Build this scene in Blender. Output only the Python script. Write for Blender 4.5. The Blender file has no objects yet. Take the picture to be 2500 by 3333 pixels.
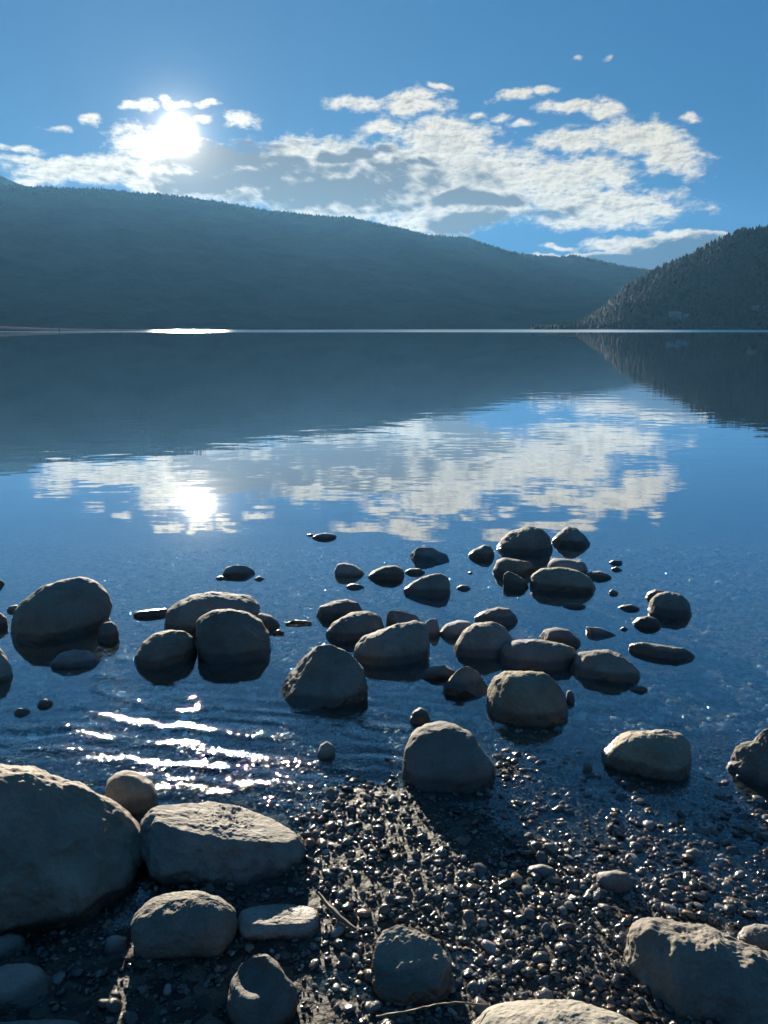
import bpy, bmesh, math, random
import numpy as np
from mathutils import Vector

# ------------------------------------------------------------------ camera, sky, sun, exposure
S = bpy.context.scene
COL = S.collection
R = math.radians
CAM_H = 1.5
PITCH = R(13.4)
F_PX = 2503.0            # focal length in pixels of the 2500 x 3333 frame
IW, IH = 2500.0, 3333.0

cam_d = bpy.data.cameras.new('camera')
cam_d.sensor_fit = 'VERTICAL'
cam_d.sensor_height = 36.0
cam_d.sensor_width = 27.0
cam_d.lens = 36.0 * F_PX / IH
cam_d.clip_start = 0.05
cam_d.clip_end = 40000.0
cam = bpy.data.objects.new('camera', cam_d)
cam.location = (0, 0, CAM_H)
cam.rotation_euler = (math.pi / 2 - PITCH, 0, 0)
COL.objects.link(cam)
S.camera = cam

SUN_AZ, SUN_EL = R(-13.86), R(12.4)
sun_dir = Vector((math.sin(SUN_AZ) * math.cos(SUN_EL), math.cos(SUN_AZ) * math.cos(SUN_EL), math.sin(SUN_EL)))
sun_l = bpy.data.lights.new('sun', 'SUN')
sun_l.energy = 5.0
sun_l.angle = R(0.5)
sun_l.color = (1.0, 0.90, 0.74)
sun = bpy.data.objects.new('sun', sun_l)
sun.rotation_euler = sun_dir.to_track_quat('Z', 'Y').to_euler()
COL.objects.link(sun)

S.view_settings.view_transform = 'Standard'
S.view_settings.look = 'None'
S.view_settings.exposure = 1.7
S.view_settings.gamma = 1.0
S.view_settings.use_curve_mapping = False
S.render.engine = 'CYCLES'
cy = S.cycles
cy.max_bounces = 8
cy.diffuse_bounces = 2
cy.glossy_bounces = 4
cy.transmission_bounces = 2
cy.volume_bounces = 0
cy.transparent_max_bounces = 16
cy.caustics_reflective = False
cy.caustics_refractive = False
cy.sample_clamp_indirect = 4.0
cy.use_denoising = True
cy.denoiser = 'OPENIMAGEDENOISE'


def ray(px, py):
    """world direction through a pixel of the 2500 x 3333 frame"""
    x = (px - IW / 2) / F_PX
    u = (IH / 2 - py) / F_PX
    c, s = math.cos(PITCH), math.sin(PITCH)
    return np.array((x, c + u * s, u * c - s))


def ground(px, py, z=0.0):
    d = ray(px, py)
    t = (z - CAM_H) / d[2]
    return np.array((d[0] * t, d[1] * t, z))


def azel(px, py):
    d = ray(px, py)
    d = d / np.linalg.norm(d)
    return math.degrees(math.atan2(d[0], d[1])), math.degrees(math.asin(d[2]))


class NT:
    """small helper to write node trees as expressions"""
    def __init__(self, tree):
        self.t = tree
        tree.nodes.clear()

    def n(self, typ, ins=None, **props):
        nd = self.t.nodes.new(typ)
        for k, v in props.items():
            setattr(nd, k, v)
        for k, v in (ins or {}).items():
            self.put(nd.inputs[k], v)
        return nd

    def put(self, sock, v):
        if isinstance(v, bpy.types.NodeSocket):
            self.t.links.new(v, sock)
        else:
            sock.default_value = v

    def m(self, op, a, b=0.0, c=0.0, clamp=False):
        nd = self.n('ShaderNodeMath', {0: a, 1: b, 2: c}, operation=op, use_clamp=clamp)
        return nd.outputs[0]

    def v(self, op, a, b=(0, 0, 0), out=0):
        nd = self.n('ShaderNodeVectorMath', {0: a, 1: b}, operation=op)
        return nd.outputs[out]

    def noise(self, vec, scale, detail=4.0, rough=0.5, dist=0.0, lac=2.0):
        nd = self.n('ShaderNodeTexNoise', {'Vector': vec, 'Scale': scale, 'Detail': detail, 'Roughness': rough,
                                           'Distortion': dist, 'Lacunarity': lac})
        return nd.outputs[0]

    def mix(self, f, a, b, mode='MIX'):
        nd = self.n('ShaderNodeMix', data_type='RGBA', blend_type=mode)
        self.put(nd.inputs[0], f)
        self.put(nd.inputs[6], a)
        self.put(nd.inputs[7], b)
        return nd.outputs[2]

    def sstep(self, x, lo, hi):
        nd = self.n('ShaderNodeMapRange', {0: x, 1: lo, 2: hi, 3: 0.0, 4: 1.0}, interpolation_type='SMOOTHSTEP')
        return nd.outputs[0]

    def ramp(self, f, stops):
        nd = self.n('ShaderNodeValToRGB', {0: f})
        el = nd.color_ramp.elements
        el[0].position, el[0].color = stops[0]
        el[1].position, el[1].color = stops[-1]
        for p, c in stops[1:-1]:
            e = el.new(p)
            e.color = c
        return nd.outputs[0]


# ---- world: clear sky, circumsolar glow, cloud deck given by its directions (azimuth, elevation)
W = bpy.data.worlds.new('World')
S.world = W
W.use_nodes = True
T = NT(W.node_tree)
tc = T.n('ShaderNodeTexCoord').outputs['Generated']
dirn = T.v('NORMALIZE', tc)
sky = T.n('ShaderNodeTexSky', sky_type='NISHITA', sun_disc=False, sun_elevation=SUN_EL, sun_rotation=SUN_AZ,
          altitude=400.0, air_density=1.0, dust_density=0.1, ozone_density=2.5).outputs[0]
sky_g = T.n('ShaderNodeGamma', {0: T.v('MULTIPLY', sky, (0.074, 0.092, 0.112)), 1: 0.05}).outputs[0]
sky_s = T.v('MULTIPLY', sky_g, (0.025, 0.130, 0.300))
sep = T.n('ShaderNodeSeparateXYZ', {0: dirn})
az = T.m('MULTIPLY', T.m('ARCTAN2', sep.outputs[0], sep.outputs[1]), 180 / math.pi)
el = T.m('MULTIPLY', T.m('ARCSINE', sep.outputs[2]), 180 / math.pi)
P = T.n('ShaderNodeCombineXYZ', {0: az, 1: el, 2: 0.0}).outputs[0]
ang = T.m('MULTIPLY', T.m('ARCCOSINE', T.m('MINIMUM', T.v('DOT_PRODUCT', dirn, tuple(sun_dir), out=1), 0.9999999)), 180 / math.pi)

K = 2500 / 1659.0


def blobs(lst, pos):
    acc = None
    for (x, y, w, h, rot, k) in lst:
        a, e = azel(x * K, y * K)
        a2, _ = azel((x + w) * K, y * K)
        _, e2 = azel(x * K, (y - h) * K)
        q = T.v('SUBTRACT', pos, (a, e, 0))
        if rot:
            q = T.n('ShaderNodeVectorRotate', {'Vector': q, 'Angle': R(rot)}, rotation_type='Z_AXIS').outputs[0]
        q = T.v('MULTIPLY', q, (1 / (a2 - a), 1 / (e2 - e), 0))
        mval = T.m('MULTIPLY_ADD', T.v('LENGTH', q, out=1), -k, k)
        acc = mval if acc is None else T.m('MAXIMUM', acc, mval)
    return acc


warp = T.n('ShaderNodeTexNoise', {'Vector': P, 'Scale': 0.35, 'Detail': 3.0}).outputs[1]
warp = T.v('MULTIPLY', T.v('SUBTRACT', warp, (0.5, 0.5, 0.5)), (3.2, 1.5, 0))
Pw = T.v('ADD', P, warp)
# where the deck lies (pixel of the 1659-wide view, half sizes, tilt, weight)
deck = blobs([
    (110, 345, 110, 16, -4, 1.0), (45, 320, 45, 10, 0, .8), (40, 392, 75, 14, -14, .9),
    (200, 365, 190, 36, -6, 1.3), (330, 395, 110, 26, 0, 1.2), (330, 320, 90, 52, 10, 1.1), (300, 232, 38, 14, 0, .9), (205, 262, 40, 16, 0, .8),
    (385, 228, 40, 12, 0, .8), (455, 230, 28, 9, 0, .8), (520, 265, 42, 18, 0, .8), (120, 277, 32, 9, 0, .6),
    (350, 211, 24, 8, 0, .6), (440, 256, 26, 10, 0, .7),
    (440, 370, 210, 75, 0, 1.5), (640, 375, 270, 88, -4, 1.6), (800, 400, 260, 98, -8, 1.5), (760, 225, 75, 20, 6, .8),
    (890, 222, 85, 30, 0, .95), (830, 275, 60, 24, 0, .9),
    (960, 300, 130, 62, 0, 1.2), (1000, 390, 240, 88, -4, 1.35), (1000, 460, 240, 48, -8, 1.25), (1230, 385, 160, 52, 0, 1.1),
    (1240, 300, 95, 38, 0, 1.0), (1380, 300, 120, 50, 8, 1.1), (1440, 340, 95, 52, 14, 1.0), (1290, 440, 250, 38, 4, 1.15),
    (1270, 474, 200, 22, 2, .9), (1110, 205, 55, 16, -8, .75), (1175, 193, 40, 12, 0, .8), (1225, 232, 75, 16, 4, .8),
    (1310, 238, 60, 28, 0, .9), (1495, 252, 34, 13, 0, .7), (1140, 265, 34, 10, 0, .65), (955, 192, 30, 9, 0, .7),
    (1040, 250, 30, 12, 0, .6), (1095, 255, 36, 10, 0, .6), (1330, 522, 90, 20, 0, .9), (1450, 505, 70, 16, 4, .8), (1205, 528, 36, 8, 0, .6),
    (1320, 125, 18, 7, 0, .45), (1255, 128, 14, 6, 0, .4),
], Pw)
# a bank of cloud low behind the gap between the hills
bank = blobs([(1360, 590, 330, 52, 4, 2.2), (1540, 560, 260, 62, 8, 2.2), (1800, 530, 260, 60, 4, 2.0)], Pw)
Pc = T.v('MULTIPLY', P, (0.62, 1.25, 1.0))
fb = T.noise(Pc, 1.15, 8.0, 0.60, 0.2)
fb2 = T.noise(T.v('ADD', Pc, (-0.09, 0.13, 0.0)), 1.15, 8.0, 0.60, 0.2)      # towards the sun: gives the clouds relief
fine = T.noise(T.v('ADD', Pc, (31.0, 7.0, 3.0)), 3.2, 6.0, 0.6, 0.3)
# the same broken cloud goes on round the rest of the sky, outside the view
away = T.m('MAXIMUM', T.sstep(T.m('ABSOLUTE', az), 33.0, 50.0), T.sstep(el, 27.0, 40.0))
rest = T.m('MULTIPLY_ADD', T.m('ABSOLUTE', T.m('SUBTRACT', el, 16.0)), -0.010, 0.0)
deck_all = T.m('ADD', T.m('MULTIPLY', T.m('SUBTRACT', 1.0, away), deck), T.m('MULTIPLY', away, rest))
dens = T.m('ADD', T.m('MULTIPLY_ADD', deck_all, 1.38, -0.10), T.m('MULTIPLY_ADD', fb, 2.1, -1.05))
dens = T.m('ADD', dens, T.m('MULTIPLY_ADD', fine, 0.6, -0.3))
alpha = T.sstep(dens, -0.22, 0.72)
bdens = T.m('ADD', T.m('MULTIPLY_ADD', bank, 1.3, -0.12), T.m('MULTIPLY_ADD', fb, 0.9, -0.45))
balpha = T.sstep(bdens, 0.0, 0.2)
# thick grey hearts of the deck
grey = blobs([(560, 390, 280, 75, -5, .62), (820, 400, 200, 60, -5, .5), (490, 335, 140, 42, -4, 1.5), (440, 395, 150, 32, 0, 1.3), (760, 335, 110, 17, -3, 1.2), (700, 412, 180, 38, -6, 1.6), (1030, 428, 125, 22, 4, 1.5),
              (1010, 478, 120, 26, -4, 1.5), (900, 352, 60, 12, 0, .9), (600, 345, 90, 22, 0, .9), (1190, 460, 90, 14, 0, .8), (840, 445, 90, 16, -8, .9)], Pw)
gk = T.sstep(T.m('ADD', grey, T.m('ADD', T.m('MULTIPLY_ADD', fb, 2.2, -1.2), T.m('MULTIPLY_ADD', fine, 0.8, -0.4))), -0.35, 0.9)
relief = T.m('SUBTRACT', fb2, fb)
lit = T.m('ADD', 0.80, T.m('MULTIPLY', relief, -1.7))
lit = T.m('SUBTRACT', lit, T.m('MULTIPLY', T.sstep(dens, 0.35, 1.5), 0.22))
lit = T.m('SUBTRACT', lit, T.m('MULTIPLY', gk, T.m('MULTIPLY_ADD', fine, -1.5, 1.75)))
lit = T.m('ADD', lit, T.m('MULTIPLY_ADD', fine, 0.9, -0.45))
lit = T.m('MAXIMUM', T.m('MINIMUM', lit, 1.15), 0.0)
ccol = T.mix(T.sstep(lit, 0.0, 1.0), (0.125, 0.118, 0.116, 1), (0.70, 0.64, 0.51, 1))
bcol = T.mix(T.sstep(bdens, 0.18, 0.62), (0.52, 0.48, 0.40, 1), (0.06, 0.09, 0.145, 1))
# light scattered forward close to the sun
near = T.m('POWER', 2.718, T.m('MULTIPLY', ang, -1 / 2.1))
mid = T.m('POWER', 2.718, T.m('MULTIPLY', ang, -1 / 9.0))
boost = T.m('ADD', 1.0, T.m('ADD', T.m('MULTIPLY', near, 1.0), T.m('MULTIPLY', mid, 0.35)))
ccol = T.v('SCALE', ccol, (0, 0, 0))
ccol.node.inputs['Scale'].default_value = 1.0
T.put(ccol.node.inputs['Scale'], boost)
glow = T.n('ShaderNodeVectorMath', {0: (0.06, 0.05, 0.035)}, operation='SCALE')
T.put(glow.inputs['Scale'], mid)
disc = T.m('ADD', T.m('POWER', 2.718, T.m('MULTIPLY', T.m('POWER', T.m('DIVIDE', ang, 0.58), 2.0), -1.0)), T.m('MULTIPLY', T.m('POWER', 2.718, T.m('DIVIDE', ang, -1.0)), 0.035))
discn = T.n('ShaderNodeVectorMath', {0: (44.0, 40.0, 32.0)}, operation='SCALE')
T.put(discn.inputs['Scale'], disc)
c0 = T.v('ADD', sky_s, glow.outputs[0])
c1 = T.mix(T.m('MULTIPLY', balpha, 0.96), c0, bcol)
c2 = T.mix(T.m('MULTIPLY', alpha, 0.95), c1, ccol)
c3 = T.v('ADD', c2, discn.outputs[0])
bg = T.n('ShaderNodeBackground', {0: c3, 1: 0.38})
wo = T.n('ShaderNodeOutputWorld', {0: bg.outputs[0]})
W.cycles.sampling_method = 'MANUAL'
W.cycles.sample_map_resolution = 1024

# ------------------------------------------------------------------ helpers
rng = np.random.default_rng(7)


def hash3(ix, iy, iz, seed):
    h = (ix.astype(np.uint64) * np.uint64(374761393) + iy.astype(np.uint64) * np.uint64(668265263)
         + iz.astype(np.uint64) * np.uint64(2147483647) + np.uint64(seed * 1274126177 + 974711)) & np.uint64(0xFFFFFFFF)
    h = ((h ^ (h >> np.uint64(13))) * np.uint64(1274126177)) & np.uint64(0xFFFFFFFF)
    h = ((h ^ (h >> np.uint64(15))) * np.uint64(2246822519)) & np.uint64(0xFFFFFFFF)
    h = h ^ (h >> np.uint64(16))
    return (h & np.uint64(0xFFFFFF)).astype(np.float64) / float(0xFFFFFF) * 2 - 1


def vnoise(p, seed=0):
    i = np.floor(p).astype(np.int64)
    f = p - i
    u = f * f * f * (f * (f * 6 - 15) + 10)
    i = i + 100000
    out = 0
    for dx in (0, 1):
        wx = u[:, 0] if dx else 1 - u[:, 0]
        for dy in (0, 1):
            wy = u[:, 1] if dy else 1 - u[:, 1]
            for dz in (0, 1):
                wz = u[:, 2] if dz else 1 - u[:, 2]
                out = out + wx * wy * wz * hash3(i[:, 0] + dx, i[:, 1] + dy, i[:, 2] + dz, seed)
    return out


def fbm(p, octs=4, gain=0.5, seed=0):
    a, s, o = 1.0, 0.0, 0
    for k in range(octs):
        s = s + a * vnoise(p * (2.03 ** k) + k * 17.3, seed + k)
        o += a
        a *= gain
    return s / o


def mesh_obj(name, verts, faces, mat=None, smooth=True, parent=None):
    me = bpy.data.meshes.new(name)
    verts = np.asarray(verts, dtype=np.float32)
    faces = np.asarray(faces, dtype=np.int32)
    k = faces.shape[1]
    me.vertices.add(len(verts))
    me.vertices.foreach_set('co', verts.ravel())
    me.loops.add(faces.size)
    me.loops.foreach_set('vertex_index', faces.ravel())
    me.polygons.add(len(faces))
    me.polygons.foreach_set('loop_start', np.arange(0, faces.size, k, dtype=np.int32))
    me.polygons.foreach_set('loop_total', np.full(len(faces), k, dtype=np.int32))
    me.polygons.foreach_set('use_smooth', np.full(len(faces), smooth))
    me.update(calc_edges=True)
    if mat:
        me.materials.append(mat)
    o = bpy.data.objects.new(name, me)
    COL.objects.link(o)
    if parent:
        o.parent = parent
    return o


def tag(o, label=None, cat=None, group=None, kind=None):
    if label:
        o['label'] = label
    if cat:
        o['category'] = cat
    if group:
        o['group'] = group
    if kind:
        o['kind'] = kind
    return o


def grid_faces(nu, nv):
    a = np.arange(nu * nv).reshape(nv, nu)
    return np.stack([a[:-1, :-1], a[:-1, 1:], a[1:, 1:], a[1:, :-1]], -1).reshape(-1, 4)


def material(name):
    m = bpy.data.materials.new(name)
    m.use_nodes = True
    return m, NT(m.node_tree)


# lake bed height (water level is z = 0)
BY = [-400, -40, -10, 0.0, 1.0, 1.5, 2.0, 2.5, 3.0, 3.6, 4.5, 6.0, 9.0, 15, 40, 200, 9000]
BZ = [20, 4.0, 1.2, 0.13, 0.02, 0.003, 0.001, -0.013, -0.055, -0.12, -0.22, -0.36, -0.8, -2.0, -7, -18, -18]


BANKS = []
for px_, py_, sx0, sy0, a0 in ((1330, 2700, 0.22, 0.34, 0.014), (1180, 2600, 0.14, 0.12, 0.008), (1500, 2900, 0.25, 0.22, 0.009), (2100, 2800, 0.45, 0.40, -0.008), (1650, 2500, 0.07, 0.10, 0.01)):
    g_ = ground(px_, py_)
    BANKS.append((g_[0], g_[1], sx0, sy0, a0))


def bed(x, y):
    x = np.asarray(x, float)
    y = np.asarray(y, float)
    z = np.interp(y, BY, BZ)
    nearw = np.clip((9 - y) / 5, 0, 1)
    p = np.stack([x * 1.7, y * 1.7, np.zeros_like(x)], -1).reshape(-1, 3)
    n1 = fbm(p, 3, 0.5, 3).reshape(x.shape)
    z = z + n1 * 0.012 * nearw
    # the left side of the beach lies a little deeper
    s = np.clip((-0.35 - x) / 0.4, 0, 1) * np.clip((y - 1.55) / 0.4, 0, 1)
    z = z - 0.02 * s * nearw
    for gx0, gy0, sx0, sy0, a0 in BANKS:
        z = z + a0 * np.exp(-((x - gx0) / sx0) ** 2 - ((y - gy0) / sy0) ** 2)
    return z


# ------------------------------------------------------------------ materials
def wet_level(t, pos, noise_scale=9.0):
    sx = t.n('ShaderNodeSeparateXYZ', {0: pos})
    n = t.noise(pos, noise_scale, 3.0, 0.6)
    return t.m('SUBTRACT', sx.outputs[2], t.m('MULTIPLY_ADD', n, 0.024, -0.012))


def rock_material(name, c_lo, c_hi, bump=1.0, wet=0.006, pit=0.0, vein=0.0):
    m, t = material(name)
    geo = t.n('ShaderNodeNewGeometry')
    obj = t.n('ShaderNodeTexCoord').outputs['Object']
    info = t.n('ShaderNodeObjectInfo')
    shift = t.v('SCALE', (13.0, 7.0, 5.0))
    t.put(shift.node.inputs['Scale'], info.outputs['Random'])
    p = t.v('ADD', obj, shift)
    big = t.noise(p, 7.0, 5.0, 0.6, 0.4)
    spk = t.noise(p, 140.0, 3.0, 0.7)
    grain = t.noise(p, 420.0, 2.0, 0.6)
    stain = t.noise(p, 16.0, 6.0, 0.65, 0.8)
    col = t.mix(t.sstep(big, 0.3, 0.7), (*c_lo, 1), (*c_hi, 1))
    col = t.mix(t.sstep(spk, 0.38, 0.72), t.mix(1.0, col, (0.80, 0.80, 0.81, 1), 'MULTIPLY'), col)
    col = t.mix(t.m('MULTIPLY', t.sstep(stain, 0.55, 0.75), 0.55), col, (0.14, 0.105, 0.07, 1))
    tint = t.n('ShaderNodeHueSaturation', {'Color': col})
    t.put(tint.inputs['Value'], t.m('MULTIPLY_ADD', info.outputs['Random'], 0.6, 0.68))
    rnd2 = t.m('FRACT', t.m('MULTIPLY', info.outputs['Random'], 7.31))
    t.put(tint.inputs['Saturation'], t.m('MULTIPLY_ADD', rnd2, 0.4, 0.70))
    t.put(tint.inputs['Hue'], t.m('MULTIPLY_ADD', t.m('FRACT', t.m('MULTIPLY', info.outputs['Random'], 17.7)), 0.014, 0.491))
    col = tint.outputs[0]
    lich = t.sstep(t.noise(t.v('ADD', p, (3.0, 1.0, 8.0)), 5.0, 7.0, 0.7, 0.6), 0.56, 0.70)
    col = t.mix(t.m('MULTIPLY', lich, 0.5), col, (0.27, 0.25, 0.20, 1))
    if vein:
        vv = t.n('ShaderNodeTexWave', {'Vector': p, 'Scale': 3.0, 'Distortion': 9.0, 'Detail': 4.0, 'Detail Scale': 2.0}).outputs[1]
        col = t.mix(t.m('MULTIPLY', t.sstep(vv, 0.93, 0.99), vein), col, (0.5, 0.47, 0.42, 1))
    wz = wet_level(t, geo.outputs['Position'])
    dry = t.sstep(wz, wet, wet + 0.022)
    wcol = t.mix(1.0, col, (0.36, 0.35, 0.33, 1), 'MULTIPLY')
    col = t.mix(dry, wcol, col)
    h = t.m('ADD', t.m('MULTIPLY', big, 0.5), t.m('ADD', t.m('MULTIPLY', stain, 0.38), t.m('ADD', t.m('MULTIPLY', spk, 0.09), t.m('MULTIPLY', grain, 0.035))))
    b1 = t.n('ShaderNodeBump', {'Height': h, 'Strength': 0.9, 'Distance': 0.02 * bump}).outputs[0]
    if pit:
        vo = t.n('ShaderNodeTexVoronoi', {'Vector': p, 'Scale': 42.0, 'Randomness': 1.0}).outputs[0]
        ph = t.sstep(vo, 0.05, 0.42)
        b1 = t.n('ShaderNodeBump', {'Height': ph, 'Strength': pit, 'Distance': 0.006, 'Normal': b1}).outputs[0]
    ro = t.m('MULTIPLY_ADD', dry, 0.52, 0.30)
    bs = t.n('ShaderNodeBsdfPrincipled', {'Base Color': col, 'Roughness': ro, 'Normal': b1, 'Specular IOR Level': 0.4})
    t.n('ShaderNodeOutputMaterial', {0: bs.outputs[0]})
    return m


M_ROCK = [rock_material('grey_granite', (0.16, 0.136, 0.10), (0.24, 0.207, 0.153), 1.0, wet=0.026),
          rock_material('brown_granite', (0.16, 0.126, 0.088), (0.24, 0.193, 0.136), 1.0, wet=0.034, pit=0.35),
          rock_material('pale_granite', (0.19, 0.168, 0.132), (0.285, 0.25, 0.195), 0.9, pit=0.25),
          rock_material('layered_rock', (0.175, 0.15, 0.115), (0.27, 0.235, 0.175), 1.8, pit=0.3),
          rock_material('wet_dark_stone', (0.17, 0.155, 0.135), (0.26, 0.235, 0.20), 1.2, wet=0.011)]


def pebble_material():
    m, t = material('wet_pebbles')
    at = t.n('ShaderNodeAttribute', attribute_name='tone')
    obj = t.n('ShaderNodeNewGeometry').outputs['Position']
    n = t.noise(obj, 260.0, 3.0, 0.6)
    col = t.mix(1.0, at.outputs['Color'], t.ramp(n, [(0.3, (0.6, 0.6, 0.6, 1)), (0.7, (1.2, 1.2, 1.2, 1))]), 'MULTIPLY')
    bp = t.n('ShaderNodeBump', {'Height': n, 'Strength': 0.8, 'Distance': 0.0022}).outputs[0]
    bs = t.n('ShaderNodeBsdfPrincipled', {'Base Color': col, 'Roughness': 0.08, 'Normal': bp, 'Specular IOR Level': 0.6})
    t.n('ShaderNodeOutputMaterial', {0: bs.outputs[0]})
    return m


M_PEB = pebble_material()


def bed_material():
    m, t = material('lake_bed_gravel')
    pos = t.n('ShaderNodeNewGeometry').outputs['Position']
    n1 = t.noise(pos, 3.0, 4.0, 0.6)
    vo = t.n('ShaderNodeTexVoronoi', {'Vector': pos, 'Scale': 38.0})
    vc = t.n('ShaderNodeSeparateColor', {0: vo.outputs['Color']}).outputs[0]
    col = t.mix(t.sstep(vc, 0.1, 0.95), (0.022, 0.021, 0.019, 1), (0.10, 0.085, 0.066, 1))
    col = t.mix(t.sstep(n1, 0.4, 0.65), col, (0.04, 0.036, 0.03, 1))
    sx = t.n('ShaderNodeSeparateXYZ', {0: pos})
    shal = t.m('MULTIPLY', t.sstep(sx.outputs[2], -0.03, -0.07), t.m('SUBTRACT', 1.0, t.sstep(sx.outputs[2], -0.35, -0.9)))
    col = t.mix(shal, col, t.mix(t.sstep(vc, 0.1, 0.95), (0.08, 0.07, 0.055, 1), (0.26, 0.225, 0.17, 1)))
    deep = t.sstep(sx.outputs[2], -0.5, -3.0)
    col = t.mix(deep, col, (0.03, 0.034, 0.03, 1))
    h = t.m('ADD', t.m('MULTIPLY', vo.outputs['Distance'], -0.7), t.m('MULTIPLY', t.noise(pos, 120.0, 4.0, 0.6), 0.5))
    bp = t.n('ShaderNodeBump', {'Height': h, 'Strength': 1.0, 'Distance': 0.010}).outputs[0]
    bs = t.n('ShaderNodeBsdfPrincipled', {'Base Color': col, 'Roughness': 0.62, 'Normal': bp})
    t.put(bs.inputs['Specular IOR Level'], t.m('MULTIPLY', t.sstep(sx.outputs[2], -0.02, 0.0), 0.12))
    t.n('ShaderNodeOutputMaterial', {0: bs.outputs[0]})
    return m


def water_material():
    m, t = material('lake_water')
    pos = t.n('ShaderNodeNewGeometry').outputs['Position']
    sx = t.n('ShaderNodeSeparateXYZ', {0: pos})
    ruf = t.n('ShaderNodeAttribute', attribute_name='ruffle').outputs['Fac']
    # broad slow swell, seen in the broken edges of the reflected clouds
    p1 = t.v('MULTIPLY', pos, (0.55, 1.0, 1.0))
    swell = t.noise(p1, 2.2, 2.0, 0.5)
    far = t.m('MULTIPLY', t.sstep(sx.outputs[1], 3.0, 8.0), t.m('SUBTRACT', 1.0, t.sstep(sx.outputs[1], 14.0, 45.0)))
    b1 = t.n('ShaderNodeBump', {'Height': swell, 'Distance': 0.0030})
    t.put(b1.inputs['Strength'], t.m('MULTIPLY_ADD', far, 0.8, 0.2))
    p2 = t.v('MULTIPLY', pos, (0.7, 1.0, 1.0))
    rip = t.noise(p2, 9.0, 2.0, 0.5)
    b2 = t.n('ShaderNodeBump', {'Height': rip, 'Strength': 0.4, 'Distance': 0.0004, 'Normal': b1.outputs[0]})
    # crisp capillary ripples on the wavelets by the shore
    cap = t.noise(pos, 82.0, 1.2, 0.5)
    b3 = t.n('ShaderNodeBump', {'Height': cap, 'Distance': 0.0052, 'Normal': b2.outputs[0]})
    t.put(b3.inputs['Strength'], ruf)
    nrm = b3.outputs[0]
    lw = t.n('ShaderNodeLayerWeight', {'Blend': 0.5, 'Normal': nrm}).outputs['Facing']
    g = lambda v: (v, v, v, 1)
    fac = t.ramp(lw, [(0.0, g(0.025)), (0.29, g(0.04)), (0.455, g(0.11)), (0.61, g(0.40)), (0.74, g(0.66)), (0.86, g(0.86)), (1.0, g(1.0))])
    wn = t.noise(t.v('MULTIPLY', pos, (0.004, 0.02, 0.0)), 1.0, 3.0, 0.6)
    wind = t.sstep(t.m('MULTIPLY_ADD', wn, 260.0, sx.outputs[1]), 400.0, 520.0)
    rough = t.m('ADD', t.m('MULTIPLY_ADD', wind, 0.27, 0.012), t.m('MULTIPLY', t.m('MINIMUM', t.m('MULTIPLY', ruf, 4.0), 1.0), 0.05))
    gl = t.n('ShaderNodeBsdfAnisotropic', {'Color': (0.97, 0.98, 1.0, 1), 'Roughness': rough, 'Normal': nrm}, distribution='BECKMANN')
    tr = t.n('ShaderNodeBsdfTransparent', {'Color': (0.72, 0.83, 0.85, 1)})
    mx = t.n('ShaderNodeMixShader', {0: fac, 1: tr.outputs[0], 2: gl.outputs[0]})
    t.n('ShaderNodeOutputMaterial', {0: mx.outputs[0]})
    return m


def hill_material(name, c1, c2, c3):
    m, t = material(name)
    pos = t.n('ShaderNodeNewGeometry').outputs['Position']
    a = t.noise(pos, 0.0045, 5.0, 0.6, 0.5)
    b = t.noise(pos, 0.03, 5.0, 0.65)
    c = t.noise(pos, 0.11, 3.0, 0.6)
    col = t.mix(t.sstep(a, 0.35, 0.62), (*c1, 1), (*c2, 1))
    col = t.mix(t.m('MULTIPLY', t.sstep(b, 0.52, 0.7), 0.7), col, (*c3, 1))
    bp = t.n('ShaderNodeBump', {'Height': t.m('ADD', b, t.m('MULTIPLY', c, 0.5)), 'Strength': 1.0, 'Distance': 14.0}).outputs[0]
    bs = t.n('ShaderNodeBsdfPrincipled', {'Base Color': col, 'Roughness': 0.95, 'Normal': bp, 'Specular IOR Level': 0.1})
    t.n('ShaderNodeOutputMaterial', {0: bs.outputs[0]})
    return m


def plain(name, col, rough=0.7, scale=8.0, var=0.35):
    m, t = material(name)
    p = t.n('ShaderNodeTexCoord').outputs['Object']
    n = t.noise(p, scale, 4.0, 0.6)
    c = t.mix(n, tuple(v * (1 - var) for v in col) + (1,), tuple(v * (1 + var) for v in col) + (1,))
    bs = t.n('ShaderNodeBsdfPrincipled', {'Base Color': c, 'Roughness': rough, 'Specular IOR Level': 0.5 if rough < 0.9 else 0.0})
    t.n('ShaderNodeOutputMaterial', {0: bs.outputs[0]})
    return m


# ------------------------------------------------------------------ lake bed and water
def axis(lo, hi, step, out_lo, out_hi, ratio=1.35):
    mid_ = np.arange(lo, hi + step * 0.5, step)
    r, s, x = [], step * 2, hi
    while x < out_hi:
        x = min(out_hi, x + s)
        s *= ratio
        r.append(x)
    l, s, x = [], step * 2, lo
    while x > out_lo:
        x = max(out_lo, x - s)
        s *= ratio
        l.append(x)
    return np.array(l[::-1] + list(mid_) + r)


bx_, by_ = axis(-3.2, 3.2, 0.03, -7000, 7000), axis(0.6, 8.0, 0.03, -250, 7000)
gx, gy = np.meshgrid(bx_, by_)
gz = bed(gx, gy)
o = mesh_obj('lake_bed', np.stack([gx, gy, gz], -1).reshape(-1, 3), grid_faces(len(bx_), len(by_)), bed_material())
tag(o, kind='structure')

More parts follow.
